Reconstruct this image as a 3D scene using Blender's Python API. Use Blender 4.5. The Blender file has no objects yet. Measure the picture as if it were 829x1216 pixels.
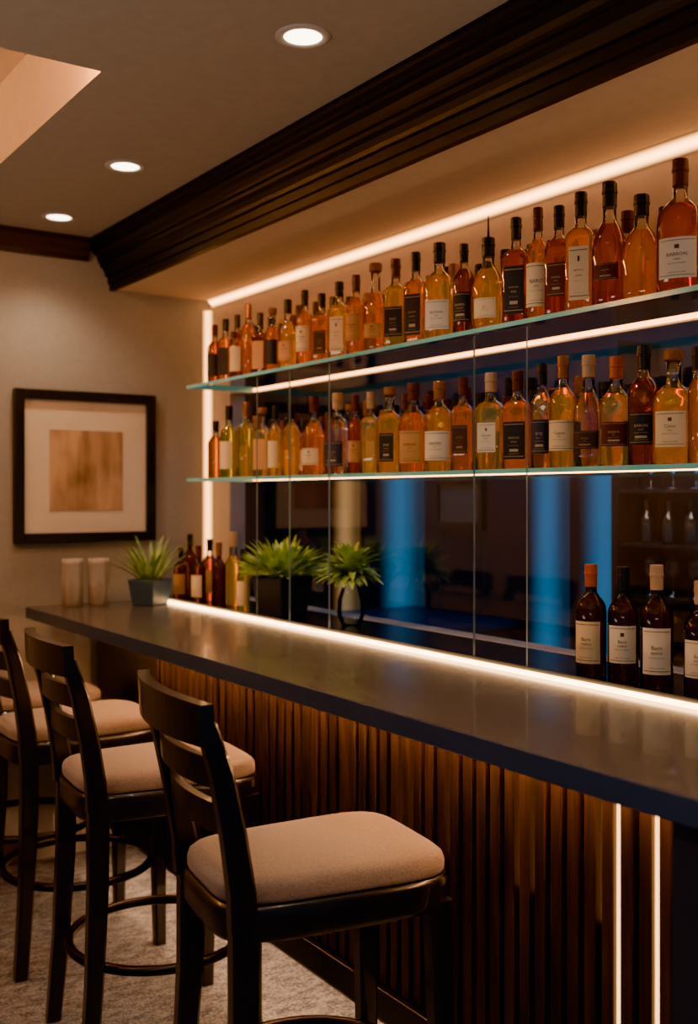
import bpy, bmesh, math, random
from mathutils import Vector, Matrix
random.seed(7)
scene = bpy.context.scene
COL = scene.collection
H = 1.52
F = 1250.0
FX, FY = 0.5606, 0.8281

# ------------------------------------------------------------------ helpers
def lin(c):
    return tuple(((v/255.0)/12.92 if v/255.0 <= 0.04045 else (((v/255.0)+0.055)/1.055)**2.4) for v in c)

def new_mat(name):
    m = bpy.data.materials.new(name); m.use_nodes = True
    nt = m.node_tree; nt.nodes.clear()
    out = nt.nodes.new('ShaderNodeOutputMaterial')
    return m, nt, out

def pmat(name, col, rough=0.5, metal=0.0, noise=None, bump=0.0, scale=20.0, stretch=(1,1,1), coat=0.0, spec=0.5, sheen=0.0):
    m, nt, out = new_mat(name)
    b = nt.nodes.new('ShaderNodeBsdfPrincipled')
    b.inputs['Base Color'].default_value = (*col, 1)
    b.inputs['Roughness'].default_value = rough
    b.inputs['Metallic'].default_value = metal
    b.inputs['Coat Weight'].default_value = coat
    b.inputs['Specular IOR Level'].default_value = spec
    b.inputs['Sheen Weight'].default_value = sheen
    nt.links.new(b.outputs[0], out.inputs[0])
    if noise or bump:
        tc = nt.nodes.new('ShaderNodeTexCoord'); mp = nt.nodes.new('ShaderNodeMapping')
        mp.inputs['Scale'].default_value = stretch
        n = nt.nodes.new('ShaderNodeTexNoise'); n.inputs['Scale'].default_value = scale; n.inputs['Detail'].default_value = 6
        nt.links.new(tc.outputs['Object'], mp.inputs[0]); nt.links.new(mp.outputs[0], n.inputs['Vector'])
        if noise:
            r = nt.nodes.new('ShaderNodeValToRGB')
            r.color_ramp.elements[0].position = 0.3; r.color_ramp.elements[1].position = 0.7
            r.color_ramp.elements[0].color = (*col, 1); r.color_ramp.elements[1].color = (*noise, 1)
            nt.links.new(n.outputs['Fac'], r.inputs[0]); nt.links.new(r.outputs[0], b.inputs['Base Color'])
        if bump:
            bp = nt.nodes.new('ShaderNodeBump'); bp.inputs['Strength'].default_value = bump; bp.inputs['Distance'].default_value = 0.002
            nt.links.new(n.outputs['Fac'], bp.inputs['Height']); nt.links.new(bp.outputs[0], b.inputs['Normal'])
    return m

def emat(name, col, s):
    m, nt, out = new_mat(name)
    e = nt.nodes.new('ShaderNodeEmission'); e.inputs[0].default_value = (*col, 1); e.inputs[1].default_value = s
    nt.links.new(e.outputs[0], out.inputs[0]); return m

def softpanel(name, col, s, axis='Y', e0=0.25, e1=0.10):
    """surface glowing by an emission gradient, brightest along its centre line"""
    m, nt, out = new_mat(name); N = nt.nodes.new; L = nt.links.new
    tc = N('ShaderNodeTexCoord'); sp = N('ShaderNodeSeparateXYZ'); L(tc.outputs['Generated'], sp.inputs[0])
    r = N('ShaderNodeValToRGB'); r.color_ramp.interpolation = 'EASE'
    r.color_ramp.elements[0].position = 0.0; r.color_ramp.elements[0].color = (e0,e0,e0,1)
    r.color_ramp.elements[1].position = 1.0; r.color_ramp.elements[1].color = (e1,e1,e1,1)
    k = r.color_ramp.elements.new(0.5); k.color = (1,1,1,1)
    L(sp.outputs[axis], r.inputs[0])
    mu = N('ShaderNodeMath'); mu.operation = 'MULTIPLY'; mu.inputs[1].default_value = s; L(r.outputs[0], mu.inputs[0])
    e = N('ShaderNodeEmission'); e.inputs[0].default_value = (*col, 1); L(mu.outputs[0], e.inputs[1])
    L(e.outputs[0], out.inputs[0]); return m

def thin_glass(name, tint, refl=0.12, rough=0.02, gcol=(1,1,1), fres=True):
    m, nt, out = new_mat(name)
    t = nt.nodes.new('ShaderNodeBsdfTransparent'); t.inputs[0].default_value = (*tint, 1)
    g = nt.nodes.new('ShaderNodeBsdfGlossy'); g.inputs[0].default_value = (*gcol, 1); g.inputs['Roughness'].default_value = rough
    mx = nt.nodes.new('ShaderNodeMixShader')
    if fres:
        lw = nt.nodes.new('ShaderNodeLayerWeight'); lw.inputs[0].default_value = refl
        nt.links.new(lw.outputs['Fresnel'], mx.inputs[0])
    else:
        mx.inputs[0].default_value = refl
    nt.links.new(t.outputs[0], mx.inputs[1]); nt.links.new(g.outputs[0], mx.inputs[2])
    nt.links.new(mx.outputs[0], out.inputs[0]); return m

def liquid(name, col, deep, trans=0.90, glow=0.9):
    """tinted spirit in glass: refracting, slightly scattering; rim shade painted, inner glow added as emission"""
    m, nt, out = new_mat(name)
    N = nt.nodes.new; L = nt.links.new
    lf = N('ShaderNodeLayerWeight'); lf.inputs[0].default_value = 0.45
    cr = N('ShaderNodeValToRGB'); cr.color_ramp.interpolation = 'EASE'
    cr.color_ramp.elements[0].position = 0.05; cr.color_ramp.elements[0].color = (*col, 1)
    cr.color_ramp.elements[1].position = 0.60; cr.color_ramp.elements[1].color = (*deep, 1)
    L(lf.outputs['Facing'], cr.inputs[0])  # deeper rim colour by view angle imitates dark glass edges
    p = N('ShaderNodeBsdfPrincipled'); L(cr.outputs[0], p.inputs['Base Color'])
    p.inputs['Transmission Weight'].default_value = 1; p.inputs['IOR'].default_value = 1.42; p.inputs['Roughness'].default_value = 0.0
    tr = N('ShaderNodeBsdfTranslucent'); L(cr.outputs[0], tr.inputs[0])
    em = N('ShaderNodeEmission'); L(cr.outputs[0], em.inputs[0]); em.inputs[1].default_value = glow  # emission stands in for light scattered inside the bottle
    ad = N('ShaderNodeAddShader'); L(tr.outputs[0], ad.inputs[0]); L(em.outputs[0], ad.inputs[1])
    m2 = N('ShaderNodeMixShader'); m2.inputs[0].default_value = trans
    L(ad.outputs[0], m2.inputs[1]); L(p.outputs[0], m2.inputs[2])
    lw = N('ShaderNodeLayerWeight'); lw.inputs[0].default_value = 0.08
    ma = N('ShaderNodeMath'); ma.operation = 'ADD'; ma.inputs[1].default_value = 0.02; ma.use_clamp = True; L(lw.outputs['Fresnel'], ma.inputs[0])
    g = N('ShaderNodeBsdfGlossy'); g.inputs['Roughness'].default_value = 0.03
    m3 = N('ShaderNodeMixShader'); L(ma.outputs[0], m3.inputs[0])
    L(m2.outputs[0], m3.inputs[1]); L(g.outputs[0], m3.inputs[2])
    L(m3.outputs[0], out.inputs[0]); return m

def wood(name, c1, c2, rough=0.4, axis=(14, 14, 0.8), coat=0.0):
    m, nt, out = new_mat(name); N = nt.nodes.new; L = nt.links.new
    b = N('ShaderNodeBsdfPrincipled'); b.inputs['Roughness'].default_value = rough; b.inputs['Coat Weight'].default_value = coat
    tc = N('ShaderNodeTexCoord'); mp = N('ShaderNodeMapping'); mp.inputs['Scale'].default_value = axis
    n = N('ShaderNodeTexNoise'); n.inputs['Scale'].default_value = 2.2; n.inputs['Detail'].default_value = 8; n.inputs['Distortion'].default_value = 0.6
    r = N('ShaderNodeValToRGB'); r.color_ramp.elements[0].position = 0.32; r.color_ramp.elements[1].position = 0.68
    r.color_ramp.elements[0].color = (*c1, 1); r.color_ramp.elements[1].color = (*c2, 1)
    L(tc.outputs['Object'], mp.inputs[0]); L(mp.outputs[0], n.inputs['Vector']); L(n.outputs['Fac'], r.inputs[0])
    L(r.outputs[0], b.inputs['Base Color'])
    bp = N('ShaderNodeBump'); bp.inputs['Strength'].default_value = 0.25; bp.inputs['Distance'].default_value = 0.001
    L(n.outputs['Fac'], bp.inputs['Height']); L(bp.outputs[0], b.inputs['Normal'])
    L(b.outputs[0], out.inputs[0]); return m

def mk(name, verts, faces, mats, idx=None, parent=None, smooth=False, loc=None, rot=None):
    me = bpy.data.meshes.new(name); me.from_pydata([tuple(v) for v in verts], [], faces)
    if not isinstance(mats, (list, tuple)): mats = [mats]
    for m in mats: me.materials.append(m)
    if idx:
        for p, i in zip(me.polygons, idx): p.material_index = i
    if smooth:
        for p in me.polygons: p.use_smooth = True
    me.update()
    o = bpy.data.objects.new(name, me); COL.objects.link(o)
    if parent: o.parent = parent
    if loc: o.location = loc
    if rot: o.rotation_euler = rot
    return o

def recalc(o):
    bm = bmesh.new(); bm.from_mesh(o.data); bmesh.ops.recalc_face_normals(bm, faces=bm.faces); bm.to_mesh(o.data); bm.free()

def boxvf(x0, x1, y0, y1, z0, z1):
    v = [(x0,y0,z0),(x1,y0,z0),(x1,y1,z0),(x0,y1,z0),(x0,y0,z1),(x1,y0,z1),(x1,y1,z1),(x0,y1,z1)]
    f = [(0,3,2,1),(4,5,6,7),(0,1,5,4),(1,2,6,5),(2,3,7,6),(3,0,4,7)]
    return v, f

def box(name, x0, x1, y0, y1, z0, z1, mat, bevel=0.0, parent=None):
    v, f = boxvf(x0, x1, y0, y1, z0, z1)
    o = mk(name, v, f, mat, parent=parent)
    if bevel:
        b = o.modifiers.new('bevel', 'BEVEL'); b.width = bevel; b.segments = 2
    return o

def multibox(name, boxes, mats, parent=None, bevel=0.0):
    V, Fc, I = [], [], []
    for bx in boxes:
        mi = bx[6] if len(bx) > 6 else 0
        v, f = boxvf(*bx[:6]); o = len(V)
        V += v; Fc += [tuple(i+o for i in q) for q in f]; I += [mi]*6
    ob = mk(name, V, Fc, mats, I, parent)
    if bevel:
        b = ob.modifiers.new('bevel', 'BEVEL'); b.width = bevel; b.segments = 2
    return ob

def tag(o, label=None, cat=None, group=None):
    if label: o['label'] = label
    if cat: o['category'] = cat
    if group: o['group'] = group
    return o

def empty(name, loc, label=None, cat=None, group=None, rotz=0.0):
    e = bpy.data.objects.new(name, None); COL.objects.link(e)
    e.empty_display_size = 0.05; e.location = loc; e.rotation_euler = (0, 0, rotz)
    tag(e, label, cat, group); return e

def struct(o): o['kind'] = 'structure'; return o

def lathe(prof, seg=28, n=2.0, depth=1.0, sq_until=None, cap=True):
    V, Fc = [], []
    for r, z in prof:
        nn = n
        if sq_until is not None and z > sq_until[0]:
            t = min(1, (z - sq_until[0])/(sq_until[1]-sq_until[0])); nn = n + (2-n)*t
            dd = depth + (1-depth)*t
        else: dd = depth
        for i in range(seg):
            a = 2*math.pi*i/seg
            c, s = math.sin(a), -math.cos(a)
            k = (abs(c)**nn + abs(s)**nn)**(-1/nn)
            V.append((r*k*c, r*k*s*dd, z))
    R = len(prof)
    for j in range(R-1):
        for i in range(seg):
            a = j*seg+i; b = j*seg+(i+1) % seg
            Fc.append((a, b, b+seg, a+seg))
    if cap:
        Fc.append(tuple(reversed(range(seg)))); Fc.append(tuple(range((R-1)*seg, R*seg)))
    return V, Fc

def at(u, x):
    """distance along the shelf for a sight line crossing the plane X=x"""
    off = (u-414.5)/F
    xd = FX + FY*off; yd = FY - FX*off
    t = x/xd
    return yd*t, t

# ------------------------------------------------------------------ materials
M_wall = pmat('wall_paint', lin((148,141,133)), 0.85, noise=lin((141,134,126)), bump=0.15, scale=60)
M_ceil = pmat('ceiling_paint', lin((172,158,143)), 0.9, noise=lin((166,152,137)), scale=30)
M_soff = pmat('soffit_paint', lin((208,183,154)), 0.85, noise=lin((201,176,147)), scale=30)
M_crown = pmat('dark_stained_wood', lin((17,16,18)), 0.48, noise=lin((21,19,21)), scale=6, stretch=(6,0.5,6), spec=0.35)
M_crown2 = pmat('mahogany_trim', lin((52,30,24)), 0.45, noise=lin((60,36,28)), scale=6, stretch=(0.5,6,6))
M_counter = pmat('counter_stone', lin((66,61,62)), 0.24, noise=lin((86,79,78)), bump=0.04, scale=26, stretch=(1.5,0.5,1), coat=0.2)
M_cedge = pmat('counter_edge', lin((44,62,92)), 0.35, noise=lin((50,68,98)), scale=20)
M_ledge = pmat('ledge_stone', lin((22,24,30)), 0.25, noise=lin((30,32,38)), scale=20)
M_slat = wood('walnut_slat', lin((30,21,17)), lin((84,57,42)), 0.5, (16, 16, 0.9))
M_slatback = pmat('slat_backing', lin((24,17,14)), 0.6)
M_post = pmat('blue_black_lacquer', lin((38,45,62)), 0.35, noise=lin((42,49,66)), scale=10)
M_stool = wood('espresso_wood', lin((16,15,19)), lin((25,23,27)), 0.3, (12, 12, 1.2), 0.3)
M_fabric = pmat('taupe_fabric', lin((114,97,88)), 0.95, noise=lin((140,120,109)), bump=0.8, scale=240, sheen=0.2)
M_ring = pmat('dark_bronze_metal', lin((46,40,38)), 0.3, metal=0.8)
M_black = pmat('black_satin', lin((16,17,21)), 0.35)
M_matboard = pmat('mat_board', lin((212,196,176)), 0.8, noise=lin((206,190,170)), scale=15)
M_shelf = thin_glass('shelf_glass', (0.84,0.95,0.92), 0.2)
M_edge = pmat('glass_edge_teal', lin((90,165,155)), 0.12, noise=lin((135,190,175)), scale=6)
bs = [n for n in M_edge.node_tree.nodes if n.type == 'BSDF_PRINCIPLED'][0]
bs.inputs['Emission Color'].default_value = (*lin((90,190,175)), 1); bs.inputs['Emission Strength'].default_value = 0.22  # edge glow put in as emission; the glass is no light source
M_pane = thin_glass('pane_glass', (0.97,0.985,0.985), 0.04)
M_paneedge = pmat('pane_edge', lin((150,170,170)), 0.2)
M_mirror = thin_glass('smoked_mirror', (0.68,0.72,0.78), 0.15, 0.05, (0.95,0.92,0.88), fres=False)
AMB = (1.0,0.45,0.15)
AMB2 = (1.0,0.42,0.12)
M_led = emat('led_warm', (1.0,0.48,0.15), 8)
M_ledback = emat('led_shelf_back', AMB2, 14)
M_lowfill = emat('shelf_low_fill', AMB, 22)  # added strip, backlights the lower bottles
M_ledtop = softpanel('led_top', AMB2, 19, 'X', 0.04, 0.04)
M_ledv = softpanel('led_vertical', AMB2, 12, 'X', 0.04, 0.04)
M_ledc = emat('led_counter', (1.0,0.52,0.20), 28)
M_ledu = emat('led_under', (1.0,0.46,0.16), 160)
M_ledk = emat('led_toe', (1.0,0.52,0.24), 100)
M_down = emat('downlight_lens', (1.0,0.80,0.56), 18)
M_white = pmat('white_trim', lin((200,185,170)), 0.5)
M_navy = pmat('navy_wall', lin((20,36,60)), 0.6, noise=lin((16,28,48)), scale=4)
M_dark = pmat('dark_cabinet', lin((32,31,34)), 0.5, noise=lin((38,37,40)), scale=8)
M_blue = softpanel('blue_light', (0.001,0.14,0.30), 2.3, 'Y', 0.2, 0.08)
M_colrefl = softpanel('column_reflection', (0.55,0.27,0.09), 2.0)  # reflection of a beige column put into emission
M_bluetop = pmat('blue_top', lin((26,62,98)), 0.3)

def floor_mat():
    m, nt, out = new_mat('floor_carpet'); N = nt.nodes.new; L = nt.links.new
    b = N('ShaderNodeBsdfPrincipled'); b.inputs['Roughness'].default_value = 0.9
    tc = N('ShaderNodeTexCoord'); mp = N('ShaderNodeMapping'); mp.inputs['Scale'].default_value = (2.5, 5, 1); mp.inputs['Rotation'].default_value = (0,0,0.5)
    n = N('ShaderNodeTexNoise'); n.inputs['Scale'].default_value = 7; n.inputs['Detail'].default_value = 10; n.inputs['Roughness'].default_value = 0.75
    n2 = N('ShaderNodeTexNoise'); n2.inputs['Scale'].default_value = 110; n2.inputs['Detail'].default_value = 4
    r = N('ShaderNodeValToRGB'); r.color_ramp.elements[0].position = 0.40; r.color_ramp.elements[1].position = 0.62
    r.color_ramp.elements[0].color = (*lin((58,62,74)), 1); r.color_ramp.elements[1].color = (*lin((128,128,136)), 1)
    L(tc.outputs['Object'], mp.inputs[0]); L(mp.outputs[0], n.inputs['Vector']); L(tc.outputs['Object'], n2.inputs['Vector'])
    mx = N('ShaderNodeMath'); mx.operation = 'MULTIPLY_ADD'; mx.inputs[1].default_value = 0.6
    L(n2.outputs['Fac'], mx.inputs[0]); L(n.outputs['Fac'], mx.inputs[2])
    sb = N('ShaderNodeMath'); sb.operation = 'SUBTRACT'; sb.inputs[1].default_value = 0.30; L(mx.outputs[0], sb.inputs[0])
    L(sb.outputs[0], r.inputs[0]); L(r.outputs[0], b.inputs['Base Color'])
    bp = N('ShaderNodeBump'); bp.inputs['Strength'].default_value = 0.6; bp.inputs['Distance'].default_value = 0.004
    L(n2.outputs['Fac'], bp.inputs['Height']); L(bp.outputs[0], b.inputs['Normal'])
    L(b.outputs[0], out.inputs[0]); return m
M_floor = floor_mat()
def art_mat():
    m, nt, out = new_mat('abstract_print'); N = nt.nodes.new; L = nt.links.new
    b = N('ShaderNodeBsdfPrincipled'); b.inputs['Roughness'].default_value = 0.6
    tc = N('ShaderNodeTexCoord'); mp = N('ShaderNodeMapping'); mp.inputs['Scale'].default_value = (16,16,3)
    n2 = N('ShaderNodeTexNoise'); n2.inputs['Scale'].default_value = 1.0; n2.inputs['Detail'].default_value = 4
    n = N('ShaderNodeTexNoise'); n.inputs['Scale'].default_value = 5
    ad = N('ShaderNodeMath'); ad.operation = 'ADD'
    hf = N('ShaderNodeMath'); hf.operation = 'MULTIPLY'; hf.inputs[1].default_value = 0.5
    r = N('ShaderNodeValToRGB'); r.color_ramp.elements[0].position = 0.38; r.color_ramp.elements[1].position = 0.60
    r.color_ramp.elements[0].color = (*lin((124,88,60)),1); r.color_ramp.elements[1].color = (*lin((196,156,114)),1)
    L(tc.outputs['Object'], mp.inputs[0]); L(mp.outputs[0], n2.inputs['Vector']); L(tc.outputs['Object'], n.inputs['Vector'])
    L(n.outputs['Fac'], ad.inputs[0]); L(n2.outputs['Fac'], ad.inputs[1]); L(ad.outputs[0], hf.inputs[0]); L(hf.outputs[0], r.inputs[0])
    L(r.outputs[0], b.inputs['Base Color']); L(b.outputs[0], out.inputs[0]); return m
M_art = art_mat()

# ------------------------------------------------------------------ room shell
YF = 4.36
struct(box('floor', -3.2, 2.18, -1.5, YF, -0.1, 0, M_floor))
struct(box('wall_far', -3.2, 2.18, YF, YF+0.1, 0, 2.9, M_wall))
ZC = 2.61
struct(multibox('ceiling', [(0.99,1.72,-1.5,YF,ZC,ZC+0.1),(-3.2,0.99,-1.5,2.60,ZC,ZC+0.1),(-3.2,-1.6,2.60,4.1,ZC,ZC+0.1),(-3.2,0.99,4.1,YF,ZC,ZC+0.1),
    (-1.7,1.15,2.5,4.2,ZC+0.26,ZC+0.34),(0.99,1.05,2.60,4.1,ZC+0.1,ZC+0.26),(-1.6,0.99,2.54,2.60,ZC+0.1,ZC+0.26),(-1.6,0.99,4.1,4.16,ZC+0.1,ZC+0.26),(-1.66,-1.6,2.6,4.1,ZC+0.1,ZC+0.26)], M_ceil))
struct(box('ceiling_soffit', 1.72, 2.18, -0.6, YF, 2.41, ZC+0.1, M_soff))
prof = [(1.72,2.405),(1.697,2.405),(1.697,2.432),(1.689,2.435),(1.689,2.462),(1.678,2.465),(1.676,2.478),(1.668,2.494),(1.655,2.503),(1.655,2.516),(1.645,2.519),(1.645,2.530),(1.638,2.545),(1.624,2.556),(1.624,2.568),(1.610,2.571),(1.610,2.583),(1.596,2.588),(1.592,2.60),(1.592,ZC),(1.72,ZC)]
def extr(name, prof, y0, y1, mat, axis='y'):
    n = len(prof); V = []
    for y in (y0, y1):
        for a, z in prof: V.append((a, y, z) if axis == 'y' else (y, a, z))
    Fc = [(i, (i+1) % n, n+(i+1) % n, n+i) for i in range(n)] + [tuple(range(n)), tuple(reversed(range(n, 2*n)))]
    o = mk(name, V, Fc, mat); recalc(o); return o
struct(extr('trim_1', prof, -0.6, YF, M_crown))
prof2 = [(YF,2.52),(YF-0.018,2.52),(YF-0.02,2.54),(YF-0.032,2.555),(YF-0.036,2.57),(YF-0.055,2.59),(YF-0.06,2.61),(YF,2.61)]
struct(extr('trim_2', prof2, -3.2, 1.60, M_crown2, 'x'))
struct(box('baseboard_far', -3.2, 1.3, YF-0.015, YF, 0, 0.1, M_crown2, 0.003))
struct(multibox('wall_bar', [(2.18,2.26,-0.6,YF+0.1,1.97,2.75),(2.18,2.26,4.17,YF+0.1,0,1.97),(2.18,2.26,-0.6,4.17,0,1.07)], M_soff))
mir = mk('bar_mirror', [(2.186,-0.6,1.07),(2.186,4.17,1.07),(2.186,4.17,1.97),(2.186,-0.6,1.97)], [(0,3,2,1)], M_mirror)
tag(mir, 'smoked mirror glass panel behind the glass shelves', 'mirror')
struct(box('wall_back_room', 3.3, 3.38, -0.6, 6.8, 0, 2.75, M_navy))
struct(box('wall_back_room_end', 2.26, 3.3, 6.7, 6.8, 0, 2.75, M_navy))
struct(box('floor_back_room', 2.26, 3.3, -0.6, 6.7, -0.1, 0, M_dark))
struct(box('ceiling_back_room', 2.26, 3.3, -0.6, 6.7, 2.4, 2.5, M_dark))
for y0, y1 in ((4.19,4.55),(3.19,3.42),(2.85,3.11)):
    o = box('glow_panel', 3.275, 3.297, y0, y1, 0.0, 1.60, M_blue)
    tag(o, 'tall narrow wall panel glowing blue', 'light panel', 'wall light panels')
o = box('glow_panel', 3.275, 3.297, 4.76, 5.00, 0.0, 1.60, M_colrefl)  # added glow standing for a beige column's reflection, no fixture there
tag(o, 'tall narrow glowing strip imitating a reflected beige column', 'light panel', 'wall light panels')
cab = empty('sideboard', (3.05, 3.86, 0), 'low dark sideboard with blue top', 'sideboard')
box('body', -0.22, 0.20, -0.36, 0.36, 0.0, 0.93, M_dark, 0.004, cab)
box('top', -0.24, 0.22, -0.39, 0.39, 0.93, 0.96, M_bluetop, 0.003, cab)
pf = empty('picture_frame', (3.298, 3.9, 1.36), 'small dark framed picture on navy wall', 'picture')
multibox('frame', [(-0.03,0,-0.18,-0.15,0,0.24),(-0.03,0,0.15,0.18,0,0.24),(-0.03,0,-0.15,0.15,0,0.03),(-0.03,0,-0.15,0.15,0.21,0.24)], M_black, pf)
box('print', -0.015, -0.005, -0.15, 0.15, 0.03, 0.21, pmat('dim_print', lin((120,104,88)), 0.6), 0, pf)
gl = empty('glass_cabinet', (3.16, 2.26, 0), 'dark open cabinet holding glassware', 'cabinet')
multibox('body', [(-0.13,0.13,-0.46,-0.43,0,2.1),(-0.13,0.13,0.43,0.46,0,2.1),(0.11,0.13,-0.43,0.43,0,2.1),(-0.13,0.11,-0.43,0.43,0,0.9)], M_dark, gl)
for z in (1.14, 1.33, 1.53):
    box('shelf', -0.12, 0.11, -0.43, 0.43, z, z+0.012, M_dark, 0, gl)
M_dimglass = thin_glass('dim_glassware', (0.75,0.8,0.85), 0.5, 0.12)
for k, z in enumerate((1.152, 1.342, 1.542)):
    for i in range(8):
        y = 1.89 + i*0.1 + (k % 2)*0.02
        if k == 1:
            V, Fc = lathe([(0.026,0),(0.027,0.005),(0.027,0.08),(0.022,0.10),(0.010,0.115),(0.009,0.15),(0.011,0.152),(0.011,0.16)], 14)
        else:
            V, Fc = lathe([(0.026,0),(0.026,0.003),(0.004,0.008),(0.004,0.055),(0.02,0.065),(0.030,0.09),(0.029,0.12),(0.025,0.14)], 14)
        o = mk('decanter' if k == 1 else 'wine_glass', V, Fc, M_dimglass, smooth=True, loc=(3.10, y, z))
        tag(o, 'small glass decanter on dark cabinet shelf' if k == 1 else 'stemmed wine glass on dark cabinet shelf', 'decanter' if k == 1 else 'glass', 'glassware in the dark cabinet')

# ------------------------------------------------------------------ downlights
DL = ((1.31,2.13),(1.34,3.30),(1.37,4.05))
for (x, y) in DL:
    e = empty('recessed_downlight', (x, y, ZC), 'round recessed ceiling downlight with pale trim ring, lit', 'ceiling light', 'recessed downlights')
    V, Fc = [], []
    seg = 40
    pr = [(0.046,0.0),(0.046,-0.004),(0.058,-0.006),(0.066,-0.003),(0.066,0.0)]
    for r, z in pr:
        for i in range(seg): V.append((r*math.cos(2*math.pi*i/seg), r*math.sin(2*math.pi*i/seg), z))
    for j in range(len(pr)-1):
        for i in range(seg):
            a = j*seg+i; b = j*seg+(i+1) % seg; Fc.append((a, a+seg, b+seg, b))
    mk('trim_ring', V, Fc, M_white, parent=e, smooth=True)
    V = [(0.046*math.cos(2*math.pi*i/seg), 0.046*math.sin(2*math.pi*i/seg), -0.002) for i in range(seg)]
    mk('lens', V, [tuple(reversed(range(seg)))], M_down, parent=e)
def spot(x, y, z, power, size=120, col=(1,0.72,0.46), rad=0.04):
    l = bpy.data.lights.new('downlight_or_fill', 'SPOT'); l.energy = power; l.spot_size = math.radians(size); l.spot_blend = 0.8; l.color = col; l.shadow_soft_size = rad
    o = bpy.data.objects.new('downlight_or_fill', l); COL.objects.link(o); o.location = (x, y, z); return o
for (x, y) in DL: spot(x, y, ZC-0.02, 40)
spot(0.2, 0.6, ZC-0.02, 62, 130, (1,0.80,0.62), rad=0.05); spot(0.1, 2.4, ZC-0.02, 28, 130, (1,0.80,0.62), rad=0.05); spot(1.2, 0.7, ZC-0.02, 48, 120, rad=0.02)  # added spots without fixtures, out of view, brightening stools and near room

# ------------------------------------------------------------------ LED strips
def led(lab, x0,x1,y0,y1,z0,z1, mat):
    o = box('led_or_fill', x0,x1,y0,y1,z0,z1, mat); tag(o, lab, 'light strip', 'warm led strips'); return o
# soft halo put into the emission of corner strips, angled at 45 degrees
a = 0.036
V = [(2.1795-a,-0.5,2.4095),(2.1795,-0.5,2.4095-a),(2.1795,-0.5,2.4095),(2.1795-a,4.32,2.4095),(2.1795,4.32,2.4095-a),(2.1795,4.32,2.4095)]
o = mk('led_or_fill', V, [(0,1,4,3),(1,2,5,4),(2,0,3,5),(0,2,1),(3,4,5)], M_ledtop); recalc(o)
tag(o, 'warm led strip along top of bar wall', 'light strip', 'warm led strips')
a = 0.04
V = [(2.1795-a,4.3595,1.071),(2.1795,4.3595-a,1.071),(2.1795,4.3595,1.071),(2.1795-a,4.3595,2.36),(2.1795,4.3595-a,2.36),(2.1795,4.3595,2.36)]
o = mk('led_or_fill', V, [(0,1,4,3),(1,2,5,4),(2,0,3,5),(0,2,1),(3,4,5)], M_ledv); recalc(o)
tag(o, 'vertical warm led strip in wall corner', 'light strip', 'warm led strips')
led('warm led strip along back of countertop', 1.837,1.8505,-0.3,4.25,1.070,1.080, M_ledc)
M_ledtray = emat('led_tray', (1,0.38,0.09), 240)
led('warm led strip in ceiling tray', -1.5,0.97,2.600,2.613,ZC+0.03,ZC+0.05, M_ledtray)
led('warm led strip in ceiling tray', -1.5,0.97,4.087,4.100,ZC+0.03,ZC+0.05, M_ledtray)

# ------------------------------------------------------------------ bar
YE = 4.25
v, f = boxvf(1.30, 1.836, -0.3, YE, 1.024, 1.07)
ct = mk('countertop', v, f, [M_counter, M_cedge], [1,0,1,1,1,1])
b = ct.modifiers.new('bevel', 'BEVEL'); b.width = 0.003; b.segments = 2
tag(ct, 'long dark grey stone countertop with slim edge', 'countertop')
lg = empty('back_ledge', (2.0, 1.8, 1.02), 'dark polished ledge behind the countertop light strip', 'ledge')
box('slab', -0.1475, 0.178, -2.1, YF-0.002-1.8, 0, 0.05, M_ledge, 0.002, lg)
box('reflection_block', -0.1492, -0.1478, -2.1, YF-0.002-1.8, 0.0, 0.070, M_black, 0, lg)  # lip added to block the counter strip's reflection in the mirror
bar = empty('bar_cabinet', (1.58, 2.4, 0), 'slatted walnut bar front with lit gaps', 'bar')
def bb(name, x0,x1,y0,y1,z0,z1,mat,bev=0.0): return box(name, x0-1.58,x1-1.58,y0-2.4,y1-2.4,z0,z1,mat,bev,bar)
bb('carcass', 1.78, 2.10, 1.07, YE, 0.0, 1.018, M_slatback)
bb('backing_panel', 1.625, 1.778, 1.07, YE, 0.27, 1.019, M_slatback)
slats = []
y = 1.085
gaps = []
while y < 3.58:
    slats.append((0.0, 0.045, y-2.4, y+0.030-2.4, 0.27, 1.019)); gaps.append(y+0.030); y += 0.047
so = multibox('slat_panel', slats, M_slat, bar, 0.003)
bb('end_panel', 1.60, 1.625, 3.60, YE, 0.27, 1.019, M_stool)
bb('bottom_rail', 1.56, 1.778, 1.07, YE, 0.19, 0.268, M_black, 0.003)
bb('end_post', 1.325, 2.10, 0.70, 1.068, 0.0, 1.019, M_post, 0.003)
for u in (735, 779):
    yy, _ = at(u, 1.60)
    g = min(gaps, key=lambda a: abs(a+0.008-yy))
    bb('led_or_fill', 1.590, 1.602, g+0.001, g+0.016, 0.28, 1.015, M_led)
M_dimled = emat('led_dim', (1,0.45,0.16), 7)
for gi in (7, 11, 12, 17, 20, 21, 26, 30, 31, 36, 39, 40, 45, 48, 49):
    g = gaps[gi]
    bb('led_or_fill', 1.617, 1.622, g+0.003, g+0.014, 0.66, 1.0, M_dimled)
bb('led_or_fill', 1.54, 1.555, 1.10, 3.9, 1.012, 1.023, M_ledu)
bb('led_or_fill', 1.64, 1.66, 1.1, 4.1, 0.174, 0.189, M_ledk)

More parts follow.
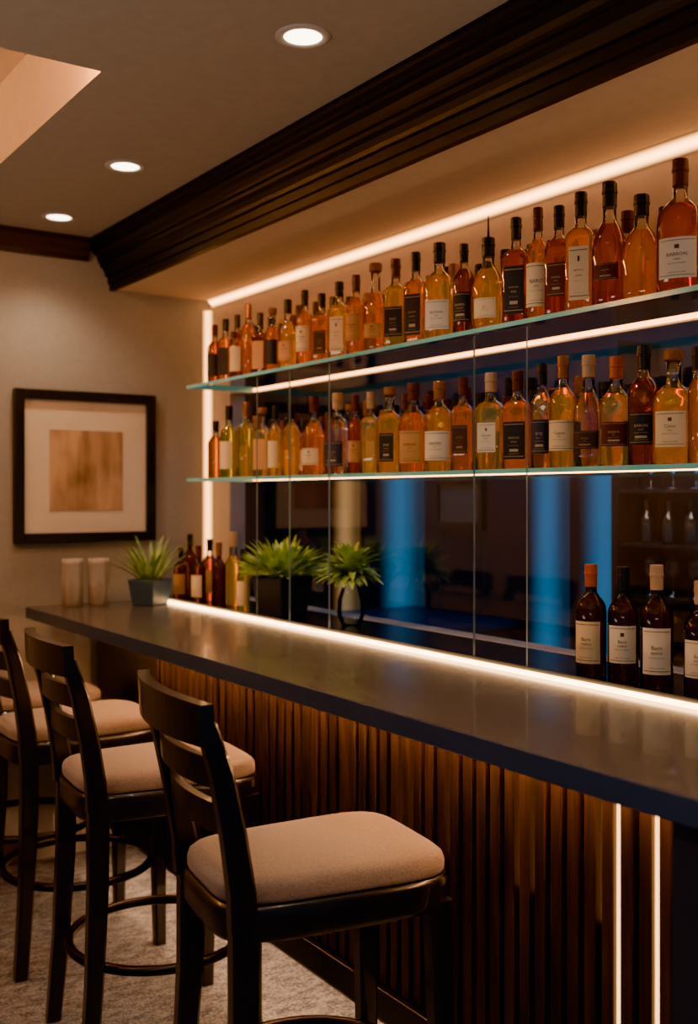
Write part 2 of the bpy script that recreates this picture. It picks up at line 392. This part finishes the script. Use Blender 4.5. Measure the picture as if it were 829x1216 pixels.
# ------------------------------------------------------------------ shelves and screens
ZU, ZL = 1.966, 1.588
def shelf(z, label, ledm, lz):
    t = 0.012
    e = empty('glass_shelf', (1.86, 1.8, z-t), label, 'shelf', 'glass shelves')
    v, f = boxvf(0, 0.308, -2.1, 2.13, 0, t)
    f2 = [f[1], f[2], f[4], f[5]]
    mk('shelf_plate', v, f2, [M_shelf, M_edge], [0,1,1,1], e)
    box('led_or_fill', 0.309, 0.318, -2.1, 2.13, lz[0], lz[1], ledm, 0, e)
    return e
shelf(ZU, 'upper clear glass shelf with teal edge', M_ledback, (0.006, 0.012)); shelf(ZL, 'lower clear glass shelf with teal edge', M_lowfill, (0.006, 0.014))  # strip on the lower shelf is added to light its bottles
ed = [305, 344, 391, 563, 626]
for a, b in zip(ed[:-1], ed[1:]):
    y1, _ = at(a, 1.855); y0, _ = at(b, 1.855)
    v, f = boxvf(1.853, 1.858, y0+0.001, y1-0.001, 1.071, 1.945)
    o = mk('glass_screen', v, [f[5], f[0], f[1], f[2], f[4]], [M_pane, M_paneedge], [0,1,1,1,1]); tag(o, 'upright frameless clear glass screen in front of shelves', 'glass screen', 'glass screens')

# ------------------------------------------------------------------ bottles
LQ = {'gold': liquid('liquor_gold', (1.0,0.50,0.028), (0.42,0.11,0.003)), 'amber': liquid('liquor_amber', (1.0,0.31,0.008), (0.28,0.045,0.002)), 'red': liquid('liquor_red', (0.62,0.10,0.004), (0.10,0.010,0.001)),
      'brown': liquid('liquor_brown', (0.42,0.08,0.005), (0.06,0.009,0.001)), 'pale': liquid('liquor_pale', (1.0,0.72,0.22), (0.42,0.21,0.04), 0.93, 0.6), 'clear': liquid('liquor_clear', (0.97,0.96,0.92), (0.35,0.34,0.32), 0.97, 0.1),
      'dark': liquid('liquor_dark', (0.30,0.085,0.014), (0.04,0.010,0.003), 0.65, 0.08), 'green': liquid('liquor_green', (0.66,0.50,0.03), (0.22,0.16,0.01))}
M_clear = thin_glass('bottle_glass', (0.94,0.87,0.76), 0.45)
M_darkgl = thin_glass('bottle_dark_glass', (0.34,0.14,0.05), 0.35)
CAPM = {'black': pmat('cap_black', lin((24,21,22)), 0.35), 'gold': pmat('cap_gold', lin((160,104,48)), 0.3, metal=0.7), 'red': pmat('cap_red', lin((84,32,24)), 0.4),
        'cork': pmat('cap_cork', lin((150,98,56)), 0.6, noise=lin((122,76,42)), scale=200), 'cream': pmat('cap_cream', lin((182,148,110)), 0.5), 'orange': pmat('cap_orange', lin((182,84,36)), 0.4)}
LB = {'cream': pmat('label_cream', lin((232,202,156)), 0.7), 'white': pmat('label_white', lin((232,214,188)), 0.7), 'black': pmat('label_black', lin((30,27,29)), 0.6),
      'dred': pmat('label_red', lin((84,28,22)), 0.6), 'tan': pmat('label_tan', lin((196,142,86)), 0.7), 'navy': pmat('label_navy', lin((38,42,60)), 0.6), 'brown': pmat('label_brown', lin((60,35,25)), 0.6)}
INKM = {'black': pmat('ink_dark', lin((84,62,48)), 0.7), 'cream': pmat('ink_cream', lin((180,154,122)), 0.7), 'brown': pmat('ink_brown', lin((100,62,38)), 0.7), 'tan': pmat('ink_tan', lin((160,120,80)), 0.7)}
INK = {'cream': 'black', 'white': 'black', 'black': 'cream', 'dred': 'cream', 'tan': 'brown', 'navy': 'cream', 'brown': 'tan'}

_tc = {}
def text_geo(s):
    if s in _tc: return _tc[s]
    cu = bpy.data.curves.new('t', 'FONT'); cu.body = s; cu.align_x = 'CENTER'; cu.resolution_u = 2
    o = bpy.data.objects.new('t', cu); COL.objects.link(o)
    bpy.context.view_layer.update()
    dg = bpy.context.evaluated_depsgraph_get(); me = bpy.data.meshes.new_from_object(o.evaluated_get(dg))
    V = [tuple(v.co) for v in me.vertices]; Fc = [tuple(p.vertices) for p in me.polygons]
    bpy.data.objects.remove(o); bpy.data.curves.remove(cu); bpy.data.meshes.remove(me)
    w = max(v[0] for v in V)-min(v[0] for v in V)
    _tc[s] = (V, Fc, w); return _tc[s]

KINDS = {
 'bourbon': dict(p=[(0.90,0),(1,0.012),(1,0.30),(1,0.56),(0.96,0.61),(0.82,0.66),(0.55,0.70),('n',0.74),('n',0.80),('n',0.93)], n=2, d=1, lz=(0.12,0.50), fill=0.71, w=1.15),
 'square':  dict(p=[(0.92,0),(1,0.012),(1,0.30),(1,0.61),(0.96,0.64),(0.74,0.68),(0.45,0.71),('n',0.74),('n',0.80),('n',0.93)], n=5, d=0.72, lz=(0.10,0.54), fill=0.69, w=0.78),
 'decanter':dict(p=[(0.88,0),(1,0.02),(1,0.30),(1,0.50),(0.96,0.57),(0.84,0.625),(0.60,0.67),('n',0.71),('n',0.77),('n',0.93)], n=2.4, d=0.8, lz=(0.10,0.46), fill=0.66, w=1.0),
 'tall':    dict(p=[(0.90,0),(1,0.012),(1,0.35),(1,0.60),(0.95,0.64),(0.65,0.70),('n',0.74),('n',0.82),('n',0.93)], n=2, d=1, lz=(0.14,0.52), fill=0.72, w=1.15),
 'jug':     dict(p=[(0.80,0),(0.94,0.02),(1,0.12),(1,0.40),(0.97,0.48),(0.86,0.555),(0.62,0.63),(0.42,0.68),('n',0.72),('n',0.79),('n',0.93)], n=2.2, d=0.75, lz=(0.13,0.40), fill=0.66, w=0.95),
 'wine':    dict(p=[(0.90,0),(1,0.012),(1,0.35),(1,0.58),(0.96,0.63),(0.8,0.675),(0.55,0.715),('n',0.755),('n',0.82),('n',0.95)], n=2, d=1, lz=(0.13,0.50), fill=0.72, w=1.2),
}
LNAME = {'cream':'cream','white':'white','black':'black','dred':'dark red','tan':'tan','navy':'navy','brown':'brown'}
WORDS = ['BARON','BATRON','RESERVE','BURRON','BARREL','Carron','RYE','Caspiar','BUERON']
def bottle(x, y, z, r, h, kind, liq, cap, lab=None, words=None, rot=None, group='liquor bottles', label=None, spout=False, detail=True):
    K = KINDS[kind]; nr = max(0.0110, min(0.0160, r*0.37))
    pr = [((nr if a == 'n' else max(a*r, nr)), b*h) for a, b in K['p']]
    fz = K['fill']*h
    P2 = []
    for i, (a, b) in enumerate(pr):
        P2.append((a, b))
        if i+1 < len(pr) and b < fz < pr[i+1][1]:
            t = (fz-b)/(pr[i+1][1]-b); P2.append((a+(pr[i+1][0]-a)*t, fz))
    bodytop = max(b for (a, b) in [(q[0], q[1]*h) for q in K['p']] if a == 1)
    seg = 32 if detail else 20
    V, Fc = lathe(P2, seg, K['n'], K['d'], (bodytop, 0.73*h))
    idx = []
    for f in Fc:
        zc = sum(V[i][2] for i in f)/len(f); idx.append(0 if zc < fz else 1)
    if rot is None: rot = math.radians(-90) + math.radians(random.uniform(22, 40))
    nm = 'wine_bottle' if kind == 'wine' else 'liquor_bottle'
    LN = {'gold':'golden','amber':'amber','red':'red','brown':'brown','pale':'pale','clear':'clear','dark':'dark','green':'green'}[liq]
    KN = {'bourbon':'round','square':'square','decanter':'broad','tall':'tall','jug':'rounded','wine':'long-necked'}[kind]
    if label is None:
        label = f"{KN} {LN} liquor bottle with {cap} cap" + (f" and {LNAME[lab]} label" if lab else "")
    e = empty(nm, (x, y, z+0.0003), label, 'bottle', group, rot)
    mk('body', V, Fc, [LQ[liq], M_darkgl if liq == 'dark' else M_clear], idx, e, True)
    if cap == 'cork':
        cp = [(nr*0.95,0.90*h),(nr*1.05,0.903*h),(nr*1.35,0.912*h),(nr*1.38,0.92*h),(nr*1.38,0.985*h),(nr*1.34,0.996*h),(nr*1.2,h)]
    else:
        cp = [(nr*1.05,0.80*h),(nr*1.09,0.803*h),(nr*1.09,0.905*h),(nr*1.20,0.908*h),(nr*1.20,0.93*h),(nr*1.12,0.934*h),(nr*1.12,0.99*h),(nr*1.06,h)]
    Vc, Fcc = lathe(cp, 20 if detail else 12)
    mk('cap', Vc, Fcc, CAPM[cap], parent=e, smooth=False)
    if spout:
        Vs, Fs = lathe([(0.004,h),(0.003,h+0.02),(0.0018,h+0.055),(0.0018,h+0.06)], 10)
        mk('pour_spout', Vs, Fs, M_ring, parent=e, smooth=True)
    if lab:
        z0, z1 = K['lz'][0]*h, K['lz'][1]*h
        lv = random.choice([(0,0),(0.0,0.06),(0.05,0.0),(0.03,0.08),(0.08,0.06)]) if detail else (0,0)
        z0, z1 = z0+lv[0]*h, z1-lv[1]*h
        n, d = K['n'], K['d']
        def P(a, zz, off):
            c, s = math.sin(a), -math.cos(a); k = (abs(c)**n+abs(s)**n)**(-1/n)
            return ((r*k+off)*c, (r*k*d+off)*s, zz)
        LV, LF, LI = [], [], []
        def patch(a0, a1, b0, b1, off, mi, seg=14):
            o = len(LV)
            for i in range(seg+1):
                a = a0+(a1-a0)*i/seg
                LV.append(P(a, b0, off)); LV.append(P(a, b1, off))
            for i in range(seg): LF.append((o+2*i, o+2*i+2, o+2*i+3, o+2*i+1)); LI.append(mi)
        A = K['w']*random.uniform(0.72, 0.98)
        patch(-A, A, z0, z1, 0.0008, 0, 20)
        hh = z1-z0
        if detail:
            patch(-A*0.9, A*0.9, z1-hh*0.08, z1-hh*0.066, 0.0013, 1)
            patch(-A*0.9, A*0.9, z0+hh*0.066, z0+hh*0.08, 0.0013, 1)
            if lab in ('black','dred','brown','navy'):
                patch(-A*0.42, A*0.42, z0+hh*0.20, z0+hh*0.27, 0.0013, 1)
            elif random.random() < 0.5:
                patch(-A*0.12, A*0.12, z0+hh*0.72, z0+hh*0.82, 0.0013, 1)
            ws = (words or [random.choice(WORDS), random.choice(WORDS)]) + ['KENTUCKY STRAIGHT','AGED IN OAK CASKS']
            rows = [(0.54, 0.085, 0.50), (0.44, 0.045, 0.36), (0.35, 0.030, 0.5), (0.13, 0.030, 0.5)]
            for w, (fz_, hgt, wid) in zip(ws, rows):
                TV, TF, tw = text_geo(w)
                s = min(hh*hgt/0.7, (2*A*r*wid)/tw)
                o = len(LV)
                for vx, vy, _ in TV: LV.append(P(vx*s/r, z0+hh*fz_+vy*s, 0.0016))
                for f in TF: LF.append(tuple(i+o for i in f)); LI.append(1)
        mk('label', LV, LF, [LB[lab], INKM[INK[lab]]], LI, e)
    return e

def row(zs, x, items, group):
    for it in items:
        u, tv, w, kind, liq, cap, lab = it[:7]
        words = it[7] if len(it) > 7 else None
        yy, Z = at(u, x)
        topz = H + (588-tv)*Z/F
        w *= 1.18 if u < 420 else 1.09
        bottle(x, yy, zs, w*Z/F/2, topz-zs, kind, liq, cap, lab, words, group=group, spout=(tv == 283), detail=u > 330)
UP = [
 (808,190,50,'decanter','red','red','white',['BARRON','AGED']),
 (762,232,44,'jug','amber','black',None),
 (724,217,40,'jug','red','black','dred',['RESERVE','No. 7']),
 (690,229,33,'square','amber','black','cream',['BATPON','AGED']),
 (664,245,29,'square','red','black','dred',['BARREL','RYE']),
 (639,247,26,'bourbon','amber','red','cream',['BARO','RYE']),
 (613,259,29,'square','red','black','black',['BURNON','RYE']),
 (580,283,37,'jug','gold','black','cream',['Ge','BARON']),
 (551,290,24,'tall','brown','black','black'),
 (522,289,36,'decanter','gold','black','white',['BATRON','RYE']),
 (494,300,25,'square','amber','black','black'),
 (470,308,26,'square','gold','red','black'),
 (446,313,28,'jug','amber','cork','tan'),
 (423,327,22,'tall','amber','red','tan'),
 (403,335,22,'square','gold','black','cream'),
 (382,349,20,'square','amber','black','brown'),
 (362,345,18,'tall','amber','black','cream'),
 (342,356,20,'jug','gold','black','tan'),
 (324,366,17,'bourbon','amber','cork','black'),
 (309,372,16,'square','brown','black','tan'),
 (295,361,16,'tall','amber','gold',None),
 (282,374,15,'bourbon','brown','black','cream'),
 (268,379,15,'square','amber','black','black'),
 (255,386,15,'bourbon','red','red','black')]
row(ZU, 1.925, UP, 'bottles on upper shelf')
LO = [
 (829,412,22,'tall','amber','black',None),
 (800,416,44,'decanter','gold','cork','cream',['Calion','RYE']),
 (765,411,35,'tall','brown','black','black',['BARON','AGED']),
 (732,424,36,'decanter','pale','orange','dred',['RESERVE','RYE']),
 (699,422,34,'jug','clear','cream','brown',['BARREL','AGED']),
 (669,423,30,'bourbon','gold','gold','cream',['Caspiar','DRY']),
 (644,432,24,'tall','clear','black','navy',['RYE','No. 7']),
 (615,441,32,'square','amber','red','black',['BARON','AGED']),
 (583,443,32,'square','pale','cream','white',['Carron','DRY']),
 (550,448,25,'square','amber','red','brown',['AGED','RYE']),
 (522,453,32,'bourbon','gold','gold','white',['BARON','RYE']),
 (491,455,32,'decanter','amber','red','tan'),
 (463,460,26,'square','gold','cork','black'),
 (440,466,21,'square','pale','cream',None),
 (422,470,17,'bourbon','red','red','tan'),
 (401,467,27,'decanter','clear','cream','navy'),
 (373,471,25,'jug','amber','red','cream'),
 (346,480,18,'tall','gold','black',None),
 (327,482,15,'bourbon','gold','black','cream'),
 (312,484,18,'square','pale','cork','tan'),
 (292,478,18,'tall','green','gold',None),
 (272,482,18,'bourbon','green','black','cream'),
 (256,500,16,'tall','amber','black',None)]
row(ZL, 1.925, LO, 'bottles on lower shelf')
def back_row(zs, items, group, hh):
    xs = [it[0] for it in items]
    for a, b in zip(xs[:-1], xs[1:]):
        u = (a+b)/2 + random.uniform(-2, 2) + 4
        yy, Z = at(u, 2.035)
        if yy > 3.89: continue
        bottle(2.035, yy, zs, random.uniform(0.034,0.041), hh*random.uniform(0.86,1.10), random.choice(['bourbon','decanter','jug','wine','square','decanter']),
               random.choice(['amber','amber','red','gold','gold','brown']), random.choice(['black','black','red','cork','gold']), random.choice([None,'cream','tan','black']), group=group, detail=False)
    for yy in [2.12+0.093*i for i in range(20)]:
        bottle(2.128, yy+random.uniform(-.005,.005), zs, random.uniform(0.032,0.037), hh*random.uniform(0.95,1.18), random.choice(['bourbon','tall','wine','square']),
               random.choice(['amber','brown','red','gold','pale']), random.choice(['black','black','red','gold']), None, group=group, detail=False)
back_row(ZU, UP, 'bottles on upper shelf', 0.235)
back_row(ZL, LO, 'bottles on lower shelf', 0.235)
for u, tv, w, liq, cap, lab, txt in ((702,670,36,'dark','orange','cream','dark bottle with orange cap and cream label on ledge'),(740,673,36,'dark','black','white','dark bottle with black cap and white label on ledge'),
        (780,671,38,'dark','cream','white','dark bottle with cream cap and white label on ledge'),(833,690,40,'dark','cream','white','dark bottle with white label at end of ledge')):
    yy, Z = at(u, 1.965); topz = H+(588-tv)*Z/F
    bottle(1.965, yy, 1.07, w*Z/F/2, topz-1.07, 'wine', liq, cap, lab, ['Barn','RESERVE'], label=txt, group='bottles on ledge')
for u, x, tv, w, kind, liq, cap, lab in ((215,1.93,650,17,'wine','dark','black','tan'),(226,2.06,634,17,'wine','dark','black',None),(236,1.92,648,17,'wine','dark','red','cream'),(249,2.03,640,18,'wine','brown','black','tan'),
        (260,1.92,644,17,'wine','dark','gold',None),(277,2.02,632,25,'jug','gold','cream',None),(289,1.92,652,16,'bourbon','green','black','cream')):
    yy, Z = at(u, x); topz = H+(588-tv)*Z/F
    bottle(x, yy, 1.07, w*Z/F/2, topz-1.07, kind, liq, cap, lab, group='bottles beside plants', detail=False)

# ------------------------------------------------------------------ plants
M_leaf = pmat('leaf_green', lin((120,166,56)), 0.45, noise=lin((212,234,118)), scale=26)
M_leaf2 = pmat('leaf_dark_green', lin((80,122,58)), 0.45, noise=lin((164,190,102)), scale=26)
M_pot = pmat('slate_pot', lin((48,53,64)), 0.4, noise=lin((56,61,72)), scale=20)
M_potb = pmat('blue_pot', lin((54,76,98)), 0.4, noise=lin((62,84,106)), scale=20)
M_soil = pmat('soil', lin((34,26,20)), 0.95, noise=lin((50,38,28)), bump=0.8, scale=120)
def leaf(V, Fc, base, az, el, L, W, droop, seg=7):
    p = Vector(base); e = el; ca, sa = math.cos(az), math.sin(az); side = Vector((-sa, ca, 0)); o = len(V)
    for i in range(seg+1):
        t = i/seg
        w = W*(math.sin(math.pi*min(1, (t*0.85+0.15)))**0.8)*(1 if t < 0.99 else 0.02)
        up = Vector((-math.sin(e)*ca, -math.sin(e)*sa, math.cos(e)))
        V.append(p - side*w/2 + up*w*0.18); V.append(p.copy()); V.append(p + side*w/2 + up*w*0.18)
        p = p + Vector((math.cos(e)*ca, math.cos(e)*sa, math.sin(e)))*(L/seg); e -= droop/seg
    for i in range(seg):
        a = o+3*i; Fc.append((a, a+1, a+4, a+3)); Fc.append((a+1, a+2, a+5, a+4))
def plant(x, y, half, ph, potm, leafm, n, L, W, elr, droop, label, rotz):
    e = empty('potted_plant', (x, y, 1.07), label, 'plant', None, rotz)
    b = half*0.80
    V = []
    for s, z in ((b,0),(half,ph),(half*0.88,ph),(half*0.86,ph-0.012)):
        V += [(-s,-s,z),(s,-s,z),(s,s,z),(-s,s,z)]
    Fc = [(3,2,1,0)]
    for j in range(3):
        for i in range(4): Fc.append((4*j+i, 4*j+(i+1) % 4, 4*j+4+(i+1) % 4, 4*j+4+i))
    o = mk('pot', V, Fc, potm, parent=e); bv = o.modifiers.new('bevel', 'BEVEL'); bv.width = 0.004; bv.segments = 2
    s = half*0.865; mk('soil', [(-s,-s,ph-0.011),(s,-s,ph-0.011),(s,s,ph-0.011),(-s,s,ph-0.011)], [(0,1,2,3)], M_soil, parent=e)
    V, Fc = [], []
    for i in range(n):
        rr = half*0.55*math.sqrt(random.random()); az = random.uniform(0, 2*math.pi)
        t = random.random()
        leaf(V, Fc, (rr*math.cos(az), rr*math.sin(az), ph-0.014), az+random.uniform(-.5,.5), elr[0]+(elr[1]-elr[0])*t, L*random.uniform(0.6,1.05), W*random.uniform(0.8,1.15), droop*random.uniform(0.5,1.2))
    mk('foliage', V, Fc, leafm, parent=e, smooth=True)
plant(1.752, 4.05, 0.066, 0.105, M_potb, M_leaf2, 60, 0.225, 0.012, (0.65,1.5), 0.5, 'spiky green potted plant in small blue-grey pot', math.radians(30))
plant(2.00, 3.40, 0.082, 0.145, M_pot, M_leaf, 230, 0.175, 0.030, (0.3,1.5), 0.65, 'leafy light green plant in square slate pot', math.radians(12))
M_bluegl = thin_glass('blue_glass', (0.80,0.90,1.0), 0.30, 0.03, (0.7,0.85,1))
yy, Z = at(417, 2.04)
e = empty('potted_plant', (2.04, yy, 1.07), 'leafy green plant in clear bluish glass vase on ledge', 'plant')
V, Fc = lathe([(0.030,0),(0.034,0.004),(0.048,0.04),(0.046,0.09),(0.032,0.13),(0.027,0.15),(0.035,0.18)], 28)
mk('vase', V, Fc[:-1], M_bluegl, parent=e, smooth=True)
V, Fc = [], []
for i in range(180): leaf(V, Fc, (0,0,0.17), random.uniform(0,6.28), random.uniform(0.05,1.5), random.uniform(0.09,0.145), 0.027, 0.85, 6)
mk('foliage', V, Fc, M_leaf, parent=e, smooth=True)

M_jar = pmat('frosted_ribbed_glass', lin((140,130,120)), 0.3, noise=lin((170,158,146)), bump=0.6, scale=80, stretch=(1,1,0.2))
for x, y in ((1.47,4.18),(1.572,4.155)):
    e = empty('glass_tumbler', (x, y, 1.07), 'tall frosted ribbed glass tumbler on countertop', 'glass', 'frosted tumblers')
    V, Fc = [], []
    seg = 48
    pr = [(0.036,0),(0.040,0.004),(0.043,0.08),(0.043,0.12),(0.040,0.17),(0.042,0.19),(0.039,0.19),(0.037,0.17),(0.039,0.12),(0.036,0.02)]
    for r, z in pr:
        for i in range(seg):
            a = 2*math.pi*i/seg; k = r*(1+0.02*(i % 2)); V.append((k*math.cos(a), k*math.sin(a), z))
    for j in range(len(pr)-1):
        for i in range(seg):
            a = j*seg+i; b = j*seg+(i+1) % seg; Fc.append((a, b, b+seg, a+seg))
    Fc.append(tuple(reversed(range(seg)))); Fc.append(tuple(range((len(pr)-1)*seg, len(pr)*seg)))
    mk('body', V, Fc, M_jar, parent=e, smooth=True)

# ------------------------------------------------------------------ framed picture on far wall
pf = empty('picture_frame', (1.59, YF, 1.32), 'black framed tan abstract print with wide cream mat', 'picture')
w2, hh, t = 0.31, 0.64, 0.042
multibox('frame', [(-w2,-w2+t,-0.035,-0.001,0,hh),(w2-t,w2,-0.035,-0.001,0,hh),(-w2+t,w2-t,-0.035,-0.001,0,t),(-w2+t,w2-t,-0.035,-0.001,hh-t,hh)], M_black, pf, 0.004)
box('mat_board', -w2+t, w2-t, -0.016, -0.004, t, hh-t, M_matboard, 0, pf)
box('print', -0.16, 0.16, -0.019, -0.0165, 0.135, 0.475, M_art, 0, pf)

# ------------------------------------------------------------------ stools
def sweep(pts, sizes):
    V, Fc = [], []
    n = len(pts)
    for p, (sx, sy) in zip(pts, sizes):
        c = 0.28
        for a, b in ((-1,-1+c),(-1+c,-1),(1-c,-1),(1,-1+c),(1,1-c),(1-c,1),(-1+c,1),(-1,1-c)):
            V.append((p[0]+a*sx/2, p[1]+b*sy/2, p[2]))
    for j in range(n-1):
        for i in range(8): Fc.append((8*j+i, 8*j+(i+1) % 8, 8*j+8+(i+1) % 8, 8*j+8+i))
    Fc.append(tuple(reversed(range(8)))); Fc.append(tuple(range(8*(n-1), 8*n)))
    return V, Fc
def outline(scale, z, n=5.0, seg=64, hx=0.250, hyf=0.194, hyb=0.165):
    out = []
    for i in range(seg):
        a = 2*math.pi*i/seg; c, s = math.cos(a), math.sin(a); k = (abs(c)**n+abs(s)**n)**(-1/n)
        x = hx*k*c; hy = hyb+(hyf-hyb)*(x/hx*0.5+0.5)
        out.append((x*scale, hy*k*s*scale, z))
    return out
def loft(layers, seg=64):
    V = []; Fc = []
    for l in layers: V += l
    for j in range(len(layers)-1):
        for i in range(seg): Fc.append((j*seg+i, j*seg+(i+1) % seg, (j+1)*seg+(i+1) % seg, (j+1)*seg+i))
    Fc.append(tuple(reversed(range(seg)))); Fc.append(tuple(range((len(layers)-1)*seg, len(layers)*seg)))
    return V, Fc
def build_stool():
    parts = []
    V, Fc = loft([outline(s, z) for s, z in ((0.96,0.728),(1.0,0.731),(1.008,0.739),(1.008,0.753),(0.995,0.764),(0.955,0.772),(0.87,0.777),(0.68,0.781),(0.42,0.783),(0.18,0.784))])
    parts.append(('seat', V, Fc, M_fabric, True))
    V, Fc = loft([outline(s, z) for s, z in ((0.98,0.655),(1.01,0.658),(1.035,0.669),(1.035,0.717),(1.02,0.726),(0.99,0.728))])
    parts.append(('seat_frame', V, Fc, M_stool, True))
    for sy in (-1, 1):
        V, Fc = sweep([(0.220,sy*0.182,0.0),(0.217,sy*0.175,0.3),(0.209,sy*0.166,0.68)], [(0.038,0.038),(0.044,0.044),(0.052,0.052)])
        parts.append(('leg', V, Fc, M_stool, False))
        V, Fc = sweep([(-0.252,sy*0.186,0.0),(-0.232,sy*0.176,0.25),(-0.221,sy*0.168,0.5),(-0.220,sy*0.166,0.70)], [(0.040,0.038),(0.046,0.042),(0.052,0.044),(0.054,0.044)])
        parts.append(('leg', V, Fc, M_stool, False))
    BV, BF = [], []
    def add(v, f):
        o = len(BV); BV.extend(v); BF.extend([tuple(i+o for i in q) for q in f])
    for sy in (-1, 1):
        add(*sweep([(-0.226,sy*0.176,0.695),(-0.230,sy*0.180,0.77),(-0.248,sy*0.186,0.88),(-0.274,sy*0.192,1.0),(-0.306,sy*0.196,1.10)], [(0.052,0.040),(0.052,0.040),(0.048,0.040),(0.044,0.040),(0.036,0.040)]))
    def rail(zc, hz, xb, th, hw, bow, flare=0.0):
        seg = 14; v = []; f = []
        for i in range(seg+1):
            t = -1+2*i/seg; x = xb - bow*(1-t*t); y = t*hw
            top = zc+hz/2 + flare*(1-t*t)
            v += [(x-th/2,y,zc-hz/2),(x+th/2,y,zc-hz/2),(x+th/2-0.004,y,top),(x-th/2-0.004,y,top)]
        for i in range(seg):
            a = 4*i
            for k in range(4): f.append((a+k, a+(k+1) % 4, a+4+(k+1) % 4, a+4+k))
        f.append((0,3,2,1)); f.append((4*seg,4*seg+1,4*seg+2,4*seg+3)); add(v, f)
    rail(1.098, 0.078, -0.306, 0.026, 0.218, 0.035, 0.004)
    rail(0.998, 0.058, -0.272, 0.018, 0.182, 0.032)
    rail(0.905, 0.058, -0.250, 0.018, 0.180, 0.030)
    parts.append(('backrest', BV, BF, M_stool, False))
    V, Fc = [], []
    R, r, A, B = 0.246, 0.014, 64, 10
    for i in range(A):
        a = 2*math.pi*i/A
        for j in range(B):
            b = 2*math.pi*j/B; V.append(((R+r*math.cos(b))*math.cos(a), (R+r*math.cos(b))*math.sin(a), 0.27+r*math.sin(b)))
    for i in range(A):
        for j in range(B): Fc.append((i*B+j, ((i+1) % A)*B+j, ((i+1) % A)*B+(j+1) % B, i*B+(j+1) % B))
    parts.append(('foot_ring', V, Fc, M_ring, True))
    return parts
proto = []
for nm, V, Fc, m, sm in build_stool():
    me = bpy.data.meshes.new(nm); me.from_pydata([tuple(v) for v in V], [], Fc); me.materials.append(m)
    for p in me.polygons: p.use_smooth = sm
    bm = bmesh.new(); bm.from_mesh(me); bmesh.ops.recalc_face_normals(bm, faces=bm.faces); bm.to_mesh(me); bm.free()
    proto.append((nm, me))
for (x, y, rz) in ((1.20,1.91,-8),(1.235,2.80,-5),(1.25,3.50,0),(1.25,4.06,0)):
    e = empty('bar_stool', (x, y, 0), 'dark wood ladder-back bar stool with taupe cushion at bar', 'bar stool', 'bar stools', math.radians(rz))
    for nm, me in proto:
        o = bpy.data.objects.new(nm, me); COL.objects.link(o); o.parent = e

# ------------------------------------------------------------------ lights / world
def area(loc, rot, sx, sy, p, col):
    l = bpy.data.lights.new('fill_light', 'AREA'); l.shape = 'RECTANGLE'; l.size = sx; l.size_y = sy; l.energy = p; l.color = col
    o = bpy.data.objects.new('fill_light', l); COL.objects.link(o); o.location = loc; o.rotation_euler = rot; return o
area((2.8, 3.0, 2.3), (0,0,0), 0.5, 3.0, 18, (0.15,0.45,1.0))  # added blue wash for the navy back wall
area((2.75, 2.3, 1.9), (0,math.radians(-50),0), 0.2, 0.6, 5, (1.0,0.75,0.55))  # added warm fill for the cabinet glassware
area((-0.9, -0.6, 1.2), (math.radians(180),0,0), 1.2, 1.2, 80, (1.0,0.80,0.62))  # added uplight behind the camera, brightens the ceiling
area((-1.3, 2.6, 1.1), (math.radians(180),0,0), 0.8, 1.2, 40, (1.0,0.80,0.62))  # second added uplight, out of view at mid-room
w = bpy.data.worlds.new('world'); scene.world = w; w.use_nodes = True
w.node_tree.nodes['Background'].inputs[0].default_value = (0.42,0.58,0.90,1); w.node_tree.nodes['Background'].inputs[1].default_value = 0.35

# ------------------------------------------------------------------ camera
cd = bpy.data.cameras.new('camera'); cam = bpy.data.objects.new('camera', cd); COL.objects.link(cam)
cam.location = (0, 0, H); cam.rotation_euler = (math.radians(90), 0, -math.atan2(FX, FY))
cd.sensor_fit = 'HORIZONTAL'; cd.sensor_width = 36; cd.lens = 36*F/829.0; cd.shift_y = -20/829.0
cd.dof.use_dof = True; cd.dof.focus_distance = 2.5; cd.dof.aperture_fstop = 3.5
scene.camera = cam
try: scene.view_settings.look = 'AgX - Punchy'
except Exception: pass
